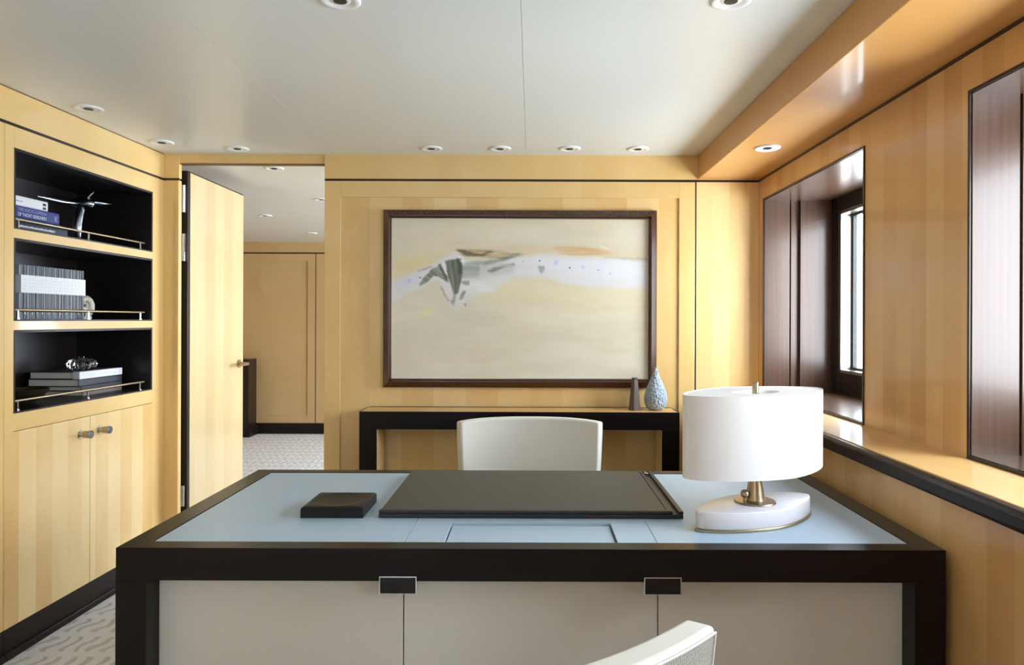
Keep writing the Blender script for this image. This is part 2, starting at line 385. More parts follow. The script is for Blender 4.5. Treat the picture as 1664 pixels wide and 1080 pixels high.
# windows
def window(n, y0, y1):
    root = sroot('window_%d' % n, (XR, (y0+y1)/2, WZ0))
    k = MB(); t = .009                                  # thin casing edge
    k.box(XR-.004, XR+.002, y0-t, y0, WZ0-t, WZ1+t); k.box(XR-.004, XR+.002, y1, y1+t, WZ0-t, WZ1+t)
    k.box(XR-.004, XR+.002, y0, y1, WZ1, WZ1+t); k.box(XR-.004, XR+.002, y0, y1, WZ0-t, WZ0)
    k.build('casing', M['wenge'], root)
    g = MB()
    for (ya, yb, sg) in ((y1, y1+.03, 1), (y0-.03, y0, -1)):
        ff = (ya if sg > 0 else yb)
        g.box(XR+.002, 1.33, ya-.002 if sg > 0 else ya, yb if sg > 0 else yb+.002, WZ0, WZ1)
        g.box(1.334, 1.356, min(ff-.006*sg, ff+.02*sg), max(ff-.006*sg, ff+.02*sg), WZ0, WZ1)
        g.box(1.384, 1.392, min(ff-.004*sg, ff+.02*sg), max(ff-.004*sg, ff+.02*sg), WZ0, WZ1)
        g.box(1.392, 1.56, ya, yb, WZ0, WZ1)
        g.box(1.33, 1.392, ff+.02*sg if sg > 0 else ff-.04, ff+.04 if sg > 0 else ff-.02, WZ0, WZ1)
    g.build('jamb_lining', M['mahogany'], root, bevel=.0015)
    MB().box(XR+.002, XR+.052, y0, y1, WZ1-.002, WZ1+.0).box(XR+.052, 1.60, y0-.045, y1+.045, WZ1-.002, WZ1+.03).build('head_lining', M['mahogany'], root)
    MB().box(XR+.002, XR+.052, y0, y1, WZ0, WZ0+.002).box(XR+.052, 1.60, y0-.045, y1+.045, WZ0-.03, WZ0+.002).build('sill', M['mahogany'], root)
    a, bb, z0, z1 = y0+.085, y1-.085, 1.035, 1.84
    f = MB()
    f.box(1.545, 1.60, y0, a, WZ0, WZ1); f.box(1.545, 1.60, bb, y1, WZ0, WZ1)
    f.box(1.545, 1.60, a, bb, WZ0, z0); f.box(1.545, 1.60, a, bb, z1, WZ1)
    f.build('window_frame', M['wenge'], root, bevel=.003)
    f = MB(); q = .012
    f.box(1.552, 1.625, a, a+q, z0, z1); f.box(1.552, 1.625, bb-q, bb, z0, z1)
    f.box(1.552, 1.625, a+q, bb-q, z0, z0+q); f.box(1.552, 1.625, a+q, bb-q, z1-q, z1)
    f.build('pane_bead', M['nickel'], root)
    f = MB(); p = .03
    f.box(1.606, 1.626, a+q, a+p, z0+q, z1-q); f.box(1.606, 1.626, bb-p, bb-q, z0+q, z1-q)
    f.box(1.606, 1.626, a+p, bb-p, z0+q, z0+p-.006); f.box(1.606, 1.626, a+p, bb-p, z1-p+.006, z1-q)
    f.build('gasket', M['black'], root)
    MB().box(1.615, 1.62, a+p, bb-p, z0+p-.006, z1-p+.006).build('pane', M['pane'], root)
    # hull side beyond the frame keeps daylight to the pane
    f = MB(); f.box(1.602, 1.608, y0-.35, a, .8, 2.2); f.box(1.602, 1.608, bb, y1+.35, .8, 2.2); f.box(1.602, 1.608, a, bb, .8, z0); f.box(1.602, 1.608, a, bb, z1, 2.2)
    f.build('outer_frame', M['white'], root)
for i, (a, bb) in enumerate(WIN_Y): window(i+1, a, bb)

# rear wall behind the viewer, with a window added for frontal daylight, and left shell
r = MB(); A = [(-1.7, -.7)]
r.box(-2.6, -1.7, -3.16, -3.1, 0, ZC); r.box(-.7, 1.7, -3.16, -3.1, 0, ZC)
for a, bb in A: r.box(a, bb, -3.16, -3.1, 0, .7); r.box(a, bb, -3.16, -3.1, 2.0, ZC)
struct(r.build('wall_rear', M['wood_wall_shaded']))
for i, (a, bb) in enumerate(A):
    root = sroot('window_%d' % (5+i), ((a+bb)/2, -3.1, .7))
    f = MB(); f.box(a, a+.04, -3.15, -3.09, .7, 2.0); f.box(bb-.04, bb, -3.15, -3.09, .7, 2.0); f.box(a+.04, bb-.04, -3.15, -3.09, .7, .74); f.box(a+.04, bb-.04, -3.15, -3.09, 1.96, 2.0)
    f.build('window_frame', M['wenge'], root)
    MB().box(a+.04, bb-.04, -3.125, -3.12, .74, 1.96).build('pane', M['pane'], root)

# hall beyond the doorway
h = MB().box(-4.2, 1.3, YF+.004, YF+.06, 0, ZC); struct(h.build('wall_far', M['wood_hall']))
root = sroot('trim_6')
hb = MB(); hb.box(-2.53, -2.445, YF-.008, YF+.004, .12, 2.03); hb.box(-3.95, -2.53, YF-.008, YF+.004, 1.947, 2.03); hb.box(-3.95, -2.53, YF-.008, YF+.004, .12, .205)
hb.box(-2.435, 1.2, YF-.008, YF+.004, .12, 2.03); hb.box(-4.2, 1.2, YF-.008, YF+.004, 2.046, ZC)
hb.build('panel_surround', M['wood_hall'], root)
MB().box(-4.1, 1.2, YF-.006, YF+.004, 2.03, 2.046).box(-2.445, -2.435, YF-.004, YF+.004, .12, ZC).build('inlay_line', M['line'], root)
struct(MB().box(-4.1, 1.2, YF-.03, YF+.004, 0, .119).build('baseboard_far', M['plinth']))
struct(MB().box(-4.16, -4.1, 3.6, 8.1, 0, ZC).build('wall_hall_left', M['wood_hall'])).name = 'wall_left.001'
b = MB(); b.box(1.2, 1.24, 3.8, 8.1, 0, .8); b.box(1.2, 1.24, 3.8, 8.1, 1.95, ZC); b.box(1.2, 1.24, 3.8, 4.6, .8, 1.95); b.box(1.2, 1.24, 7.2, 8.1, .8, 1.95)
struct(b.build('wall_hall_right', M['wood_hall'])).name = 'wall_right.002'
root = sroot('window_6', (1.2, 5.9, .8))
f = MB(); f.box(1.195, 1.245, 4.6, 4.65, .8, 1.95); f.box(1.195, 1.245, 7.15, 7.2, .8, 1.95); f.box(1.195, 1.245, 4.65, 7.15, .8, .85); f.box(1.195, 1.245, 4.65, 7.15, 1.9, 1.95)
f.build('window_frame', M['wenge'], root); MB().box(1.215, 1.22, 4.65, 7.15, .85, 1.9).build('pane', M['pane'], root)
struct(MB().box(-4.2, -2.3, YB, YB+.06, 0, ZC).build('wall_hall_near', M['wood_hall'])).name = 'wall_back.001'
struct(MB().box(-1.096, 1.0, YB-.006, YB-.002, 0, .117).build('baseboard_back', M['plinth'], bevel=0))

# door standing open into the hall
root = sroot('door_1', (-1.88, 3.79, 0))
MB().box(-1.912, -1.849, 3.802, 4.53, .012, 2.087).build('door_core', M['wenge'], root, bevel=.002)
MB().box(-1.849, -1.846, 3.824, 4.526, .014, 2.078).build('door_face', M['door_wood'], root)
for z0, z1 in ((1.86, 2.005), (1.60, 1.745), (.29, .40)):
    hg = MB(); hg.tube((-1.864, 3.784, z0), (-1.864, 3.784, z1), .009)
    hg.box(-1.895, -1.864, 3.785, 3.791, z0+.004, z1-.004); hg.box(-1.887, -1.858, 3.794, 3.802, z0+.004, z1-.004)
    hg.build('hinge', M['chrome'], root, smooth=True)
hd = MB(); hd.tube((-1.846, 4.462, 1.01), (-1.838, 4.462, 1.01), .026); hd.build('handle_rose', M['brass'], root, smooth=True)
hd = MB(); hd.path([(-1.838, 4.462, 1.01), (-1.80, 4.462, 1.01), (-1.787, 4.455, 1.01), (-1.782, 4.43, 1.01), (-1.782, 4.345, 1.01)], [.009, .009, .010, .010, .009])
hd.build('handle', M['brass'], root, smooth=True)

# ------------------------------------------------------------------ left wall furniture (frame follows the slightly raked wall)
FL = Matrix.Translation((-1.948, YB, 0)) @ Matrix.Rotation(-.02695, 4, 'Z')
def fl(lx, ly, z): return FL @ Vector((lx, ly, z))
struct(MB().box(-.46, -.41, -6.9, 0, 0, ZC).build('wall_left', M['wood_wall_shaded'], frame=FL))
root = sroot('trim_7')
MB().box(-.41, .0, -6.9, 0, ZT1, ZC).build('frieze', M['wood_plain'], root, frame=FL)
MB().box(-.40, -.001, -6.9, 0, ZT0, ZT1).build('inlay_line', M['line'], root, frame=FL)
MB().box(-.006, .0005, -6.9, 0, ZC-.004, ZC).build('ceiling_line', M['shadow_gap'], root, frame=FL)

OPEN = [(1.633, 1.942), (1.280, 1.598), (.926, 1.245)]
def bookcase(label, y0, y1, detailed, group):
    t = thing('built_in_bookcase', label, 'bookcase', tuple(fl(0, (y0+y1)/2, 0)), -.02695, group)
    a, bb = y0+.046, y1-.099
    f = MB()
    f.box(-.02, 0, y0, a, .118, ZT0); f.box(-.02, 0, bb, y1, .118, ZT0)
    zs = [ZT0, 1.942, 1.633, 1.598, 1.280, 1.245, .926, .859]
    for i in range(0, 8, 2): f.box(-.02, 0, a, bb, zs[i+1], zs[i])
    # lower stiles are cut back to the doors
    f.build('face_frame', M['wood_plain'], t, bevel=.0008, frame=FL)
    for z0, z1 in OPEN:
        k = MB(); q = .010
        k.box(-.40, -.39, a, bb, z0, z1)
        k.box(-.39, -.001, a, a+q, z0, z1); k.box(-.39, -.001, bb-q, bb, z0, z1)
        k.box(-.39, -.001, a+q, bb-q, z0, z0+.006); k.box(-.39, -.001, a+q, bb-q, z1-q, z1)
        k.build('niche', M['niche'], t, frame=FL)
        rl = MB(); x = -.03
        rl.tube((x, a+.03, z0+.043), (x, bb-.025, z0+.043), .0055)
        ro = rl.build('gallery_rail', M['brass'], t, smooth=True, frame=FL)
        for yy in (a+.06, (a+bb)/2+.01, bb-.06):
            p = MB().tube((x, yy, z0+.006), (x, yy, z0+.04), .0042); p.tube((x, yy, z0+.006), (x, yy, z0+.010), .008)
            po = p.build('rail_post', M['chrome'], ro, smooth=True, frame=FL)
    mid = (y0+bb)/2 + .0
    mid = y0 + .495
    for (d0, d1, kn) in ((y0+.002, mid-.0015, -1), (mid+.0015, y1-.101, 1)):
        d = MB().box(-.018, .0015, d0, d1, .1185, .857).build('cabinet_door', M['wood'], t, bevel=.001, frame=FL)
        ky = (d1 if kn < 0 else d0) + kn*.064
        kb = MB().tube((.0015, ky, .786), (.004, ky, .786), .019).tube((.004, ky, .786), (.018, ky, .786), .012).build('knob_base', M['nickel'], d, smooth=True, frame=FL)
        kb = MB().tube((.018, ky, .786), (.040, ky, .786), .0155).build('knob', M['brass'], d, bevel=.002, smooth=True, frame=FL)
        kb = MB().tube((.040, ky, .786), (.052, ky, .786), .0175).build('knob_cap', M['steel'], d, bevel=.002, smooth=True, frame=FL)
    c = MB().box(-.40, -.02, y0+.002, y1-.1, .05, .855).build('carcass', M['niche'], t, frame=FL)
    p = MB().box(-.40, -.001, y0, y1, 0, .1175).build('plinth', M['plinth'], t, frame=FL)
    MB().box(-.001, .012, y0, y1, 0, .028).build('plinth_toe', M['plinth'], t, bevel=.003, frame=FL)
    return t
bookcase('satinwood wall bookcase beside the open door, three dark niches over two knobbed doors', -1.087, 0, True, None)
bookcase('satinwood cupboard unit at the left edge, nearer than the bookcase with the sculpture', -2.176, -1.089, False, None)

# ---- books and ornaments; local frame of a book: spine faces +x, x depth goes to -depth
cov = lambda r, g, b_, ro=.5: mat('book_cover', srgb(r, g, b_), ro)
BK = {'white': cov(226, 228, 232), 'blue': cov(22, 44, 122), 'navy': cov(20, 26, 50), 'sky': cov(120, 170, 196), 'edge': cov(170, 174, 186, .45), 'grey': cov(60, 65, 74, .3),
      'grey2': cov(46, 50, 60, .3), 'dark': cov(58, 59, 64), 'taupe': cov(96, 86, 78), 'pale': cov(224, 226, 232), 'ink': mat('print_ink', srgb(40, 44, 60), .6),
      'silver': mat('foil_print', srgb(150, 156, 184), .5), 'wprint': mat('white_print', srgb(215, 218, 226), .6), 'band': mat('paper_band', srgb(232, 234, 236), .6)}
def book(label, loc, w_, t_, d_, lying, cm, group, band=None, cat='book'):
    """w_ = spine length, t_ = thickness, d_ = depth into the shelf"""
    r = thing('book', label, cat, loc, -.02695, group)
    def bx(mb, x0, x1, u0, u1, v0, v1):           # u along thickness, v along spine length
        return mb.box(x0, x1, v0, v1, u0, u1) if lying else mb.box(x0, x1, u0, u1, v0, v1)
    c = MB(); e = .0028
    bx(c, -d_, 0, 0, e, 0, w_); bx(c, -d_, 0, t_-e, t_, 0, w_); bx(c, -e, .0006, e, t_-e, 0, w_)
    c.build('cover', cm, r, bevel=.0012, local=True)
    p = MB(); bx(p, -d_+.004, -e, e, t_-e, .004, w_-.004); p.build('page_block', M['paper'], r, local=True)
    return r
RM = Matrix(((0, 0, 1, 0), (1, 0, 0, 0), (0, 1, 0, 0), (0, 0, 0, 1)))       # text plane: x->y, y->z, normal->x
def lying_text(parent, body, size, y, z, m, sx=1.0): return text_mesh(body, size, m, parent, Matrix.Translation((.0009, y, z)) @ RM, 'spine_lettering', sx=sx)
g = 'books lying in the top niche'
zs = 1.6395
def lp(lx, Y, z): return tuple(fl(lx, Y-YB, z))
bk = book('dark navy book with small white spine print, bottom of the top niche stack', lp(-.06, 2.715, zs), .37, .038, .25, True, BK['navy'], g)
def print_marks(parent, y0, y1, z, h, m, seed):          # print too small to read
    rr = random.Random(seed); k = MB(); y = y0
    while y < y1:
        l = rr.uniform(.003, .008); hh = h*rr.uniform(.7, 1); k.box(0, .0012, y, min(y+l, y1), z, z+hh); y += l+rr.uniform(.0012, .003)
    k.build('spine_print', m, parent, local=True)
print_marks(bk, .085, .29, .014, .009, BK['wprint'], 3)
bk = book('thin pale blue book under the bright blue one in the top niche', lp(-.065, 2.715, zs+.0385), .345, .011, .24, True, BK['sky'], g)
bk = book('bright blue book titled encyclopedia of yacht designers', lp(-.06, 2.715, zs+.050), .317, .048, .25, True, BK['blue'], g)
lying_text(bk, 'THE ENCYCLOPEDIA', .0175, .080, .0285, BK['silver'], .98)
lying_text(bk, 'OF YACHT DESIGNERS', .0195, .080, .008, BK['wprint'], .80)
MB().prism([(.285, .034), (.289, .034), (.301, .012), (.297, .012)], 'x', 0, .0012).prism([(.300, .034), (.303, .034), (.289, .012), (.286, .012)], 'x', .0001, .0013).build('publisher_mark', BK['silver'], bk, local=True)
bk = book('white book with tiny spine print, topmost in the top niche stack', lp(-.065, 2.715, zs+.0985), .255, .039, .22, True, BK['white'], g)
print_marks(bk, .075, .115, .016, .005, BK['silver'], 5)
MB().box(0, .0012, .225, .243, .005, .014).box(0, .0012, .225, .243, .02, .03).build('publisher_mark', BK['ink'], bk, local=True)

# row of boxed volumes in the middle niche
wpx = [60, 40, 25, 40, 36, 32, 47, 27, 41, 37, 22]
ord_ = ['first', 'second', 'third', 'fourth', 'fifth', 'sixth', 'seventh', 'eighth', 'ninth', 'tenth', 'last']
tot = .39; yy = 2.812; sc = [wv*(1+.045*i) for i, wv in enumerate(wpx)]; S = sum(sc)
for i, wv in enumerate(sc):
    t_ = tot*wv/S
    size = 'wide' if wpx[i] > 38 else 'slim'
    r = book('%s grey upright volume with white paper band, %s from the left in the middle niche' % (size, ord_[i]), lp(-.065, yy, 1.2862), .219, t_-.0012, .17, False,
             BK['edge'], 'grey banded volumes in the middle niche')
    dome = lambda d, h0, h1: MB().prism([(.0003, .0035)]+[(.001+(.0055+d)*math.sin(PI*q/10)**.6, .0035-d+(t_-.0085+2*d)*q/10) for q in range(1, 10)]+[(.0003, t_-.005)], 'z', h0, h1)
    dome(0, .001, .218).build('spine', BK['grey'] if i % 3 else BK['grey2'], r, local=True, smooth=True, angle=50)
    MB().box(-.16, .0075, -.0003, t_-.0009, .107, .178).build('paper_band', BK['band'], r, local=True)
    MB().box(.0050, .0070, t_*.35, t_*.62, .022, .0245).box(.0050, .0070, t_*.4, t_*.5, .0245, .03).build('spine_mark', BK['wprint'], r, local=True)
    tx = MB()
    for j in range(4): tx.box(.0075, .0078, t_*.25, t_*.25+t_*.5*random.uniform(.5, 1), .120+.013*j, .1215+.013*j)
    tx.build('band_print', mat('grey_print', srgb(190, 192, 196), .7) if i == 0 else bpy.data.materials['grey_print'], r, local=True)
    yy += t_

# fossil shell ornament beside them
t = thing('shell_ornament', 'pale mottled ammonite shell leaning by the grey banded books', 'ornament', lp(-.11, 3.272, 1.2862), -.3)
s_ = MB(); pts = []; rad = []
for i in range(64):
    a = i/63*PI*3.6; rr = .006 + .030*(i/63)**1.2
    pts.append((0, -rr*math.cos(a)*1.0, .066 + rr*math.sin(a)*1.15)); rad.append(.004+.018*(i/63)**1.1*(1+.06*math.sin(i*2.2)))
s_.path(pts, rad, 14); s_.build('shell', M['shell'], t, local=True, smooth=True, angle=80)
zmin = min(p[2]-q for p, q in zip(pts, rad))
MB().box(-.012, .012, -.03, .03, 0, .016).build('stand', M['shell'], t, local=True, bevel=.003)

# large books in the lower niche
g = 'large books in the lowest niche'
Z3 = .9322
for nm, cm, th, dy, dd, lab in (
    ('a', BK['taupe'], .024, .028, .215, 'taupe large book at the bottom of the lowest niche stack'),
    ('b', BK['dark'], .022, .018, .215, 'dark thin large book, second from bottom in the lowest niche'),
    ('c', BK['grey2'], .034, .0, .240, 'grey large book just below the white-spined one'),
    ('d', BK['dark'], .033, .004, .235, 'large book with white lettered spine under the crystal ornament')):
    bk = book(lab, lp(-.11, 3.235+dy, Z3), .325-dy, th-.0008, dd, True, cm, g)
    if nm == 'd':
        MB().box(-.03, .0016, -.0004, .3214, -.0003, th-.0005).build('white_spine', BK['pale'], bk, local=True)
        MB().box(.0016, .0020, .02, .30, .0145, .0155).box(.0016, .0020, .02, .30, .0225, .0232).box(.0016, .0020, .300, .302, .006, .026).build('spine_lines', mat('pale_print', srgb(188, 190, 204), .6), bk, local=True)
    Z3 += th
# crystal ornament (lobed)
t = thing('crystal_ornament', 'clear cut crystal ornament on top of the large books', 'ornament', lp(-.19, 3.375, Z3), 0)
k = MB(); k.lathe([(.012, 0), (.042, .002), (.060, .014), (.066, .029), (.058, .044), (.038, .054), (.014, .057)], n=96, fn=lambda a, z: 1-.14*abs(math.sin(a*6)))
k.build('crystal_body', M['glass_crystal'], t, local=True, smooth=True, angle=60)
MB().lathe([(.006, .057), (.012, .059), (.012, .063), (.005, .066)], n=24).build('crystal_top', M['glass_crystal'], t, local=True, smooth=True)
# bowl
t = MB().lathe([(.03, 0), (.035, .004), (.062, .022), (.084, .046), (.092, .060), (.089, .061), (.080, .047), (.058, .027), (.02, .014)], n=48).build('bowl', M['olive_bowl'], smooth=True, angle=60)
t.location = lp(-.175, 2.985, .9322); tag(t, 'dark olive bowl in the lowest niche beside the large books', 'bowl')

# polished propeller sculpture
t = thing('propeller_sculpture', 'polished metal three-bladed propeller sculpture on a curved stem in the top niche', 'sculpture', lp(-.16, 3.30, 1.6395), -.02695)
s_ = MB(); s_.lathe([(.04, 0), (.04, .005), (.012, .009), (.009, .02)], n=32); s_.build('foot', M['steel'], t, local=True, smooth=True)
s_ = MB(); s_.path([(0, 0, .012), (.004, -.010, .04), (.004, -.010, .09), (.002, .005, .135), (0, .022, .17)], [.011, .016, .020, .019, .018]); s_.build('stem', M['steel'], t, local=True, smooth=True)
s_ = MB(); s_.path([(-.05, .03, .196), (-.035, .03, .195), (0, .03, .193), (.03, .03, .191), (.048, .03, .190), (.056, .03, .19)], [.006, .022, .029, .028, .018, .004], 24)
s_.build('hub', M['steel'], t, local=True, smooth=True, angle=60)
def blade(p0, p1, wd, tw):
    p0, p1 = Vector(p0), Vector(p1); d = (p1-p0); L = d.length; d.normalize()
    n0 = Vector((1, 0, 0)); n0 = (n0 - n0.dot(d)*d).normalized(); e0 = d.cross(n0); rings = []
    for i in range(13):
        s = i/12; q = Matrix.Rotation(tw*(1-s), 3, d); n_ = q @ n0; e_ = q @ e0
        ww = wd*(.45+.75*math.sin(PI*min(s*1.0+.12, 1)))*(1 if s < .9 else 1-.75*((s-.9)/.1)); th = .006*(1-.75*s)+.0008
        rings.append([p0 + d*L*s + e_*ww*.5*math.cos(a) + n_*th*math.sin(a) for a in [2*PI*k/14 for k in range(14)]])
    return MB().loft(rings)
for p1 in ((-.02, -.235, .180), (.02, .225, .222), (.05, .038, .248)):
    blade((0, .03, .193), p1, .021, .9).build('blade', M['steel'], t, local=True, smooth=True, angle=60)

# ------------------------------------------------------------------ downlights
def make_downlight(label, loc, group):
    t = thing('downlight', label, 'ceiling light', loc, 0, group)
    MB().lathe([(.056, 0), (.056, -.003), (.050, -.007), (.040, -.006), (.030, -.002), (.030, 0)], n=40, cap=False).build('trim_ring', M['white'], t, local=True, smooth=True, angle=60)
    MB().lathe([(.030, -.0015), (.026, -.004), (.017, -.0025), (.017, -.001)], n=32).build('gimbal', M['white'], t, local=True, smooth=True, angle=60)
    MB().lathe([(.0185, -.0010), (.018, -.0048), (.004, -.0056)], n=24).build('reflector', M['black'], t, local=True, smooth=True)
    return t
DL = [(-.514, 3.60, ZC, 'white recessed ceiling downlight above the left side of the painting', 'r'),
      (-.163, 3.597, ZC, 'white recessed ceiling downlight above the painting, just left of the centre seam', 'r'),
      (.190, 3.592, ZC, 'white recessed ceiling downlight above the painting, just right of the centre seam', 'r'),
      (.537, 3.594, ZC, 'white recessed ceiling downlight above the right edge of the painting', 'r'),
      (-1.506, 3.616, ZC, 'white recessed ceiling downlight in front of the doorway lintel', 'l'),
      (-1.829, 3.494, ZC, 'white recessed ceiling downlight near the left back ceiling corner', 'l'),
      (-1.841, 2.936, ZC, 'white recessed ceiling downlight over the propeller sculpture niche', 'l'),
      (-.526, 1.932, ZC, 'white recessed ceiling downlight cut by the top edge, left of the centre seam', 't'),
      (.539, 1.925, ZC, 'white recessed ceiling downlight cut by the top edge, right of the centre seam', 't'),
      (1.012, 3.046, 2.036, 'white recessed downlight in the wooden soffit above the window', 's'),
      (-1.49, 4.085, ZC, 'nearest ceiling downlight seen through the doorway', 'h'),
      (-2.245, 5.95, ZC, 'ceiling downlight deeper in the hall, beside the open door edge', 'h'),
      (-2.23, 7.16, ZC, 'farthest hall ceiling downlight just before the far panelled wall', 'h'),
      (-1.53, 5.14, ZC, 'hall ceiling downlight cut by the right side of the doorway', 'h')]
proto = None
for x, y, z, lab, gk in DL:
    g = {'r': 'downlights above the painting', 'l': 'downlights along the left', 't': 'downlights at the top edge', 's': 'soffit downlight', 'h': 'hall downlights'}[gk]
    if proto is None: proto = make_downlight(lab, (x, y, z), g); continue
    o = copy_tree(proto); o.location = (x, y, z); o['label'] = lab; o['group'] = g

# hall cabinet
t = thing('low_cabinet', 'dark low cabinet against the far hall wall', 'cabinet', (-3.4, 7.86, 0))
MB().box(-3.8, -3.096, 7.74, 7.968, .10, .848).build('body', M['wenge'], t, bevel=.003)
MB().box(-3.8, -3.076, 7.715, 7.968, 0, .10).build('plinth', M['plinth'], t, bevel=.003)
MB().box(-3.62, -3.45, 7.736, 7.742, .14, .80).build('door', M['wenge'], t)

# ------------------------------------------------------------------ painting
t = thing('painting', 'large abstract landscape painting in dark mitred frame above the console', 'painting', (-.06, YB, .935))
x0, x1, z0, z1 = -.783, .658, .935, 1.869
yb = YB+.006
prof = [(0, 0), (0, .018), (.006, .024), (.030, .042), (.034, .042), (.040, .026), (.046, .024), (.046, 0)]
m_ = MB(); rings = []
for (sx, sz, cx, cz) in ((1, 1, x0, z0), (-1, 1, x1, z0), (-1, -1, x1, z1), (1, -1, x0, z1)):
    rings.append([(cx+sx*p, yb-d, cz+sz*p) for p, d in prof])
rings.append(rings[0])
R = [[m_.bm.verts.new(p) for p in r_] for r_ in rings[:4]]
for i in range(4):
    a, bb = R[i], R[(i+1) % 4]
    for j in range(len(prof)): m_.bm.faces.new((a[j], a[(j+1) % len(prof)], bb[(j+1) % len(prof)], bb[j]))
m_.build('frame', M['frame_wood'], t)
m_ = MB(); q = .0455
m_.box(x0+q, x0+q+.003, yb-.026, yb-.012, z0+q, z1-q); m_.box(x1-q-.003, x1-q, yb-.026, yb-.012, z0+q, z1-q)
m_.box(x0+q, x1-q, yb-.026, yb-.012, z0+q, z0+q+.003); m_.box(x0+q, x1-q, yb-.026, yb-.012, z1-q-.003, z1-q)
m_.build('slip', M['nickel'], t)
NX, NZ = 560, 350
rng = np.random.RandomState(7)
U, V = np.meshgrid(np.linspace(100, 1448, NX), np.linspace(945, 103, NZ))      # picture coordinates of the brushwork
def vnoise(u, v, su, sv, seed):
    rs = np.random.RandomState(seed); G = rs.rand(64, 64)
    a = (u/su) % 63; b2 = (v/sv) % 63; i = np.floor(a).astype(int); j = np.floor(b2).astype(int); fa = a-i; fb = b2-j
    fa = fa*fa*(3-2*fa); fb = fb*fb*(3-2*fb)
    return (G[i, j]*(1-fa)+G[(i+1) % 64, j]*fa)*(1-fb)+(G[i, (j+1) % 64]*(1-fa)+G[(i+1) % 64, (j+1) % 64]*fa)*fb
def fbm(su, sv, seed, u=None, v=None):
    u = U if u is None else u; v = V if v is None else v
    return sum(vnoise(u+1000, v+1000, su/2**k, sv/2**k, seed+k)*.5**k for k in range(4))/1.875
def inpoly(P, u, v):
    ins = np.zeros(u.shape, bool)
    for (xa, ya), (xb, yb_) in zip(P, P[1:]+P[:1]):
        if ya == yb_: continue
        c_ = ((ya > v) != (yb_ > v)) & (u < (xb-xa)*(v-ya)/(yb_-ya)+xa); ins ^= c_
    return ins
def blur(a, r):
    for ax in (0, 1):
        for _ in range(2):
            c_ = np.cumsum(np.pad(a, [(r+1, r) if k == ax else (0, 0) for k in (0, 1)], mode='edge'), axis=ax)
            a = (np.take(c_, range(2*r+1, c_.shape[ax]), ax)-np.take(c_, range(0, c_.shape[ax]-2*r-1), ax))/(2*r+1)
    return a
img = np.zeros((NZ, NX, 3))
n1 = fbm(260, 90, 1); n2 = fbm(120, 22, 9); n3 = fbm(400, 300, 20)
top = np.array([216, 205, 176.]); bot = np.array([214, 208, 186.]); yel = np.array([222, 208, 160.]); gre = np.array([206, 204, 192.])
s = np.clip((V-105)/840, 0, 1)[..., None]
img[:] = top*(1-s)+bot*s
img += (n1[..., None]-.5)*np.array([24, 24, 34]) + (n2[..., None]-.5)*7
img = img*(1-.45*np.clip((n3-.45)*3, 0, 1)[..., None]) + gre*.45*np.clip((n3-.45)*3, 0, 1)[..., None]
def layer(P, col, alpha, soft=3, warp=10, streak=.35, ang=0, seed=3):
    global img
    wu = (fbm(60, 30, seed)-.5)*warp*2; wv_ = (fbm(60, 30, seed+5)-.5)*warp*2
    wu = wu + (fbm(13, 9, seed+2)-.5)*min(warp*1.4, 12); wv_ = wv_ + (fbm(15, 8, seed+8)-.5)*min(warp*1.2, 9)
    mk_ = blur(inpoly(P, U+wu, V+wv_).astype(float), soft)
    ca, sa = math.cos(ang), math.sin(ang); su, sv = U*ca+V*sa, -U*sa+V*ca
    st = fbm(150, 9, seed+11, su, sv)
    mk_ = mk_*alpha*np.clip(1-streak*2*(st-.35)*1.6, 0, 1)
    img = img*(1-mk_[..., None]) + np.array(col, float)*mk_[..., None]
layer([(100, 330), (330, 290), (420, 260), (300, 350), (100, 450)], (222, 204, 140), .6, 14, 20)
layer([(100, 640), (700, 620), (900, 760), (400, 820), (100, 780)], (204, 200, 184), .35, 25, 30)
layer([(520, 430), (760, 420), (1440, 480), (1440, 560), (900, 560), (560, 520)], (222, 212, 172), .6, 16, 20)
layer([(380, 225), (620, 240), (900, 250), (1440, 270), (1440, 315), (900, 290), (560, 300), (430, 290)], (210, 186, 146), .5, 7, 10, .5)
layer([(100, 440), (230, 378), (330, 335), (400, 290), (445, 265), (480, 320), (640, 320), (780, 296), (1000, 292), (1200, 300), (1448, 322), (1448, 462), (1250, 468), (1050, 450), (900, 412), (740, 402), (640, 480), (560, 500), (480, 560), (430, 590), (400, 520), (340, 430), (230, 470), (100, 550)], (216, 217, 221), .92, 3, 12, .22)
layer([(800, 300), (1448, 330), (1448, 420), (1000, 400)], (222, 224, 232), .6, 8, 12, .2)
layer([(300, 520), (420, 470), (560, 480), (540, 600), (380, 620)], (206, 204, 190), .5, 9, 10, .2)
layer([(120, 420), (240, 385), (260, 420), (120, 490)], (204, 204, 226), .6, 6, 8)
layer([(940, 245), (1100, 248), (1200, 262), (1275, 272), (1100, 298), (1010, 285)], (202, 158, 108), .85, 3, 6, .6)
layer([(1180, 232), (1220, 245), (1270, 268), (1210, 255)], (228, 220, 204), .8, 1, 3)
layer([(1200, 298), (1448, 305), (1448, 318), (1300, 312)], (158, 150, 132), .6, 2, 4, .5)
layer([(436, 262), (600, 262), (740, 284), (800, 292), (640, 306), (470, 300)], (150, 128, 84), .75, 2, 8, .7)
layer([(436, 266), (470, 266), (560, 286), (610, 270), (640, 276), (570, 298), (490, 296)], (74, 72, 58), .85, 1, 6, .5)
layer([(570, 352), (590, 326), (700, 300), (780, 286), (760, 300), (690, 318), (640, 336)], (96, 106, 92), .85, 2, 5, .45)
layer([(465, 342), (500, 332), (560, 326), (620, 330), (560, 345), (556, 402), (465, 412)], (132, 140, 128), .85, 2, 5, .4)
layer([(465, 335), (640, 322), (745, 335), (735, 382), (560, 412), (470, 418)], (168, 173, 168), .55, 5, 10, .4)
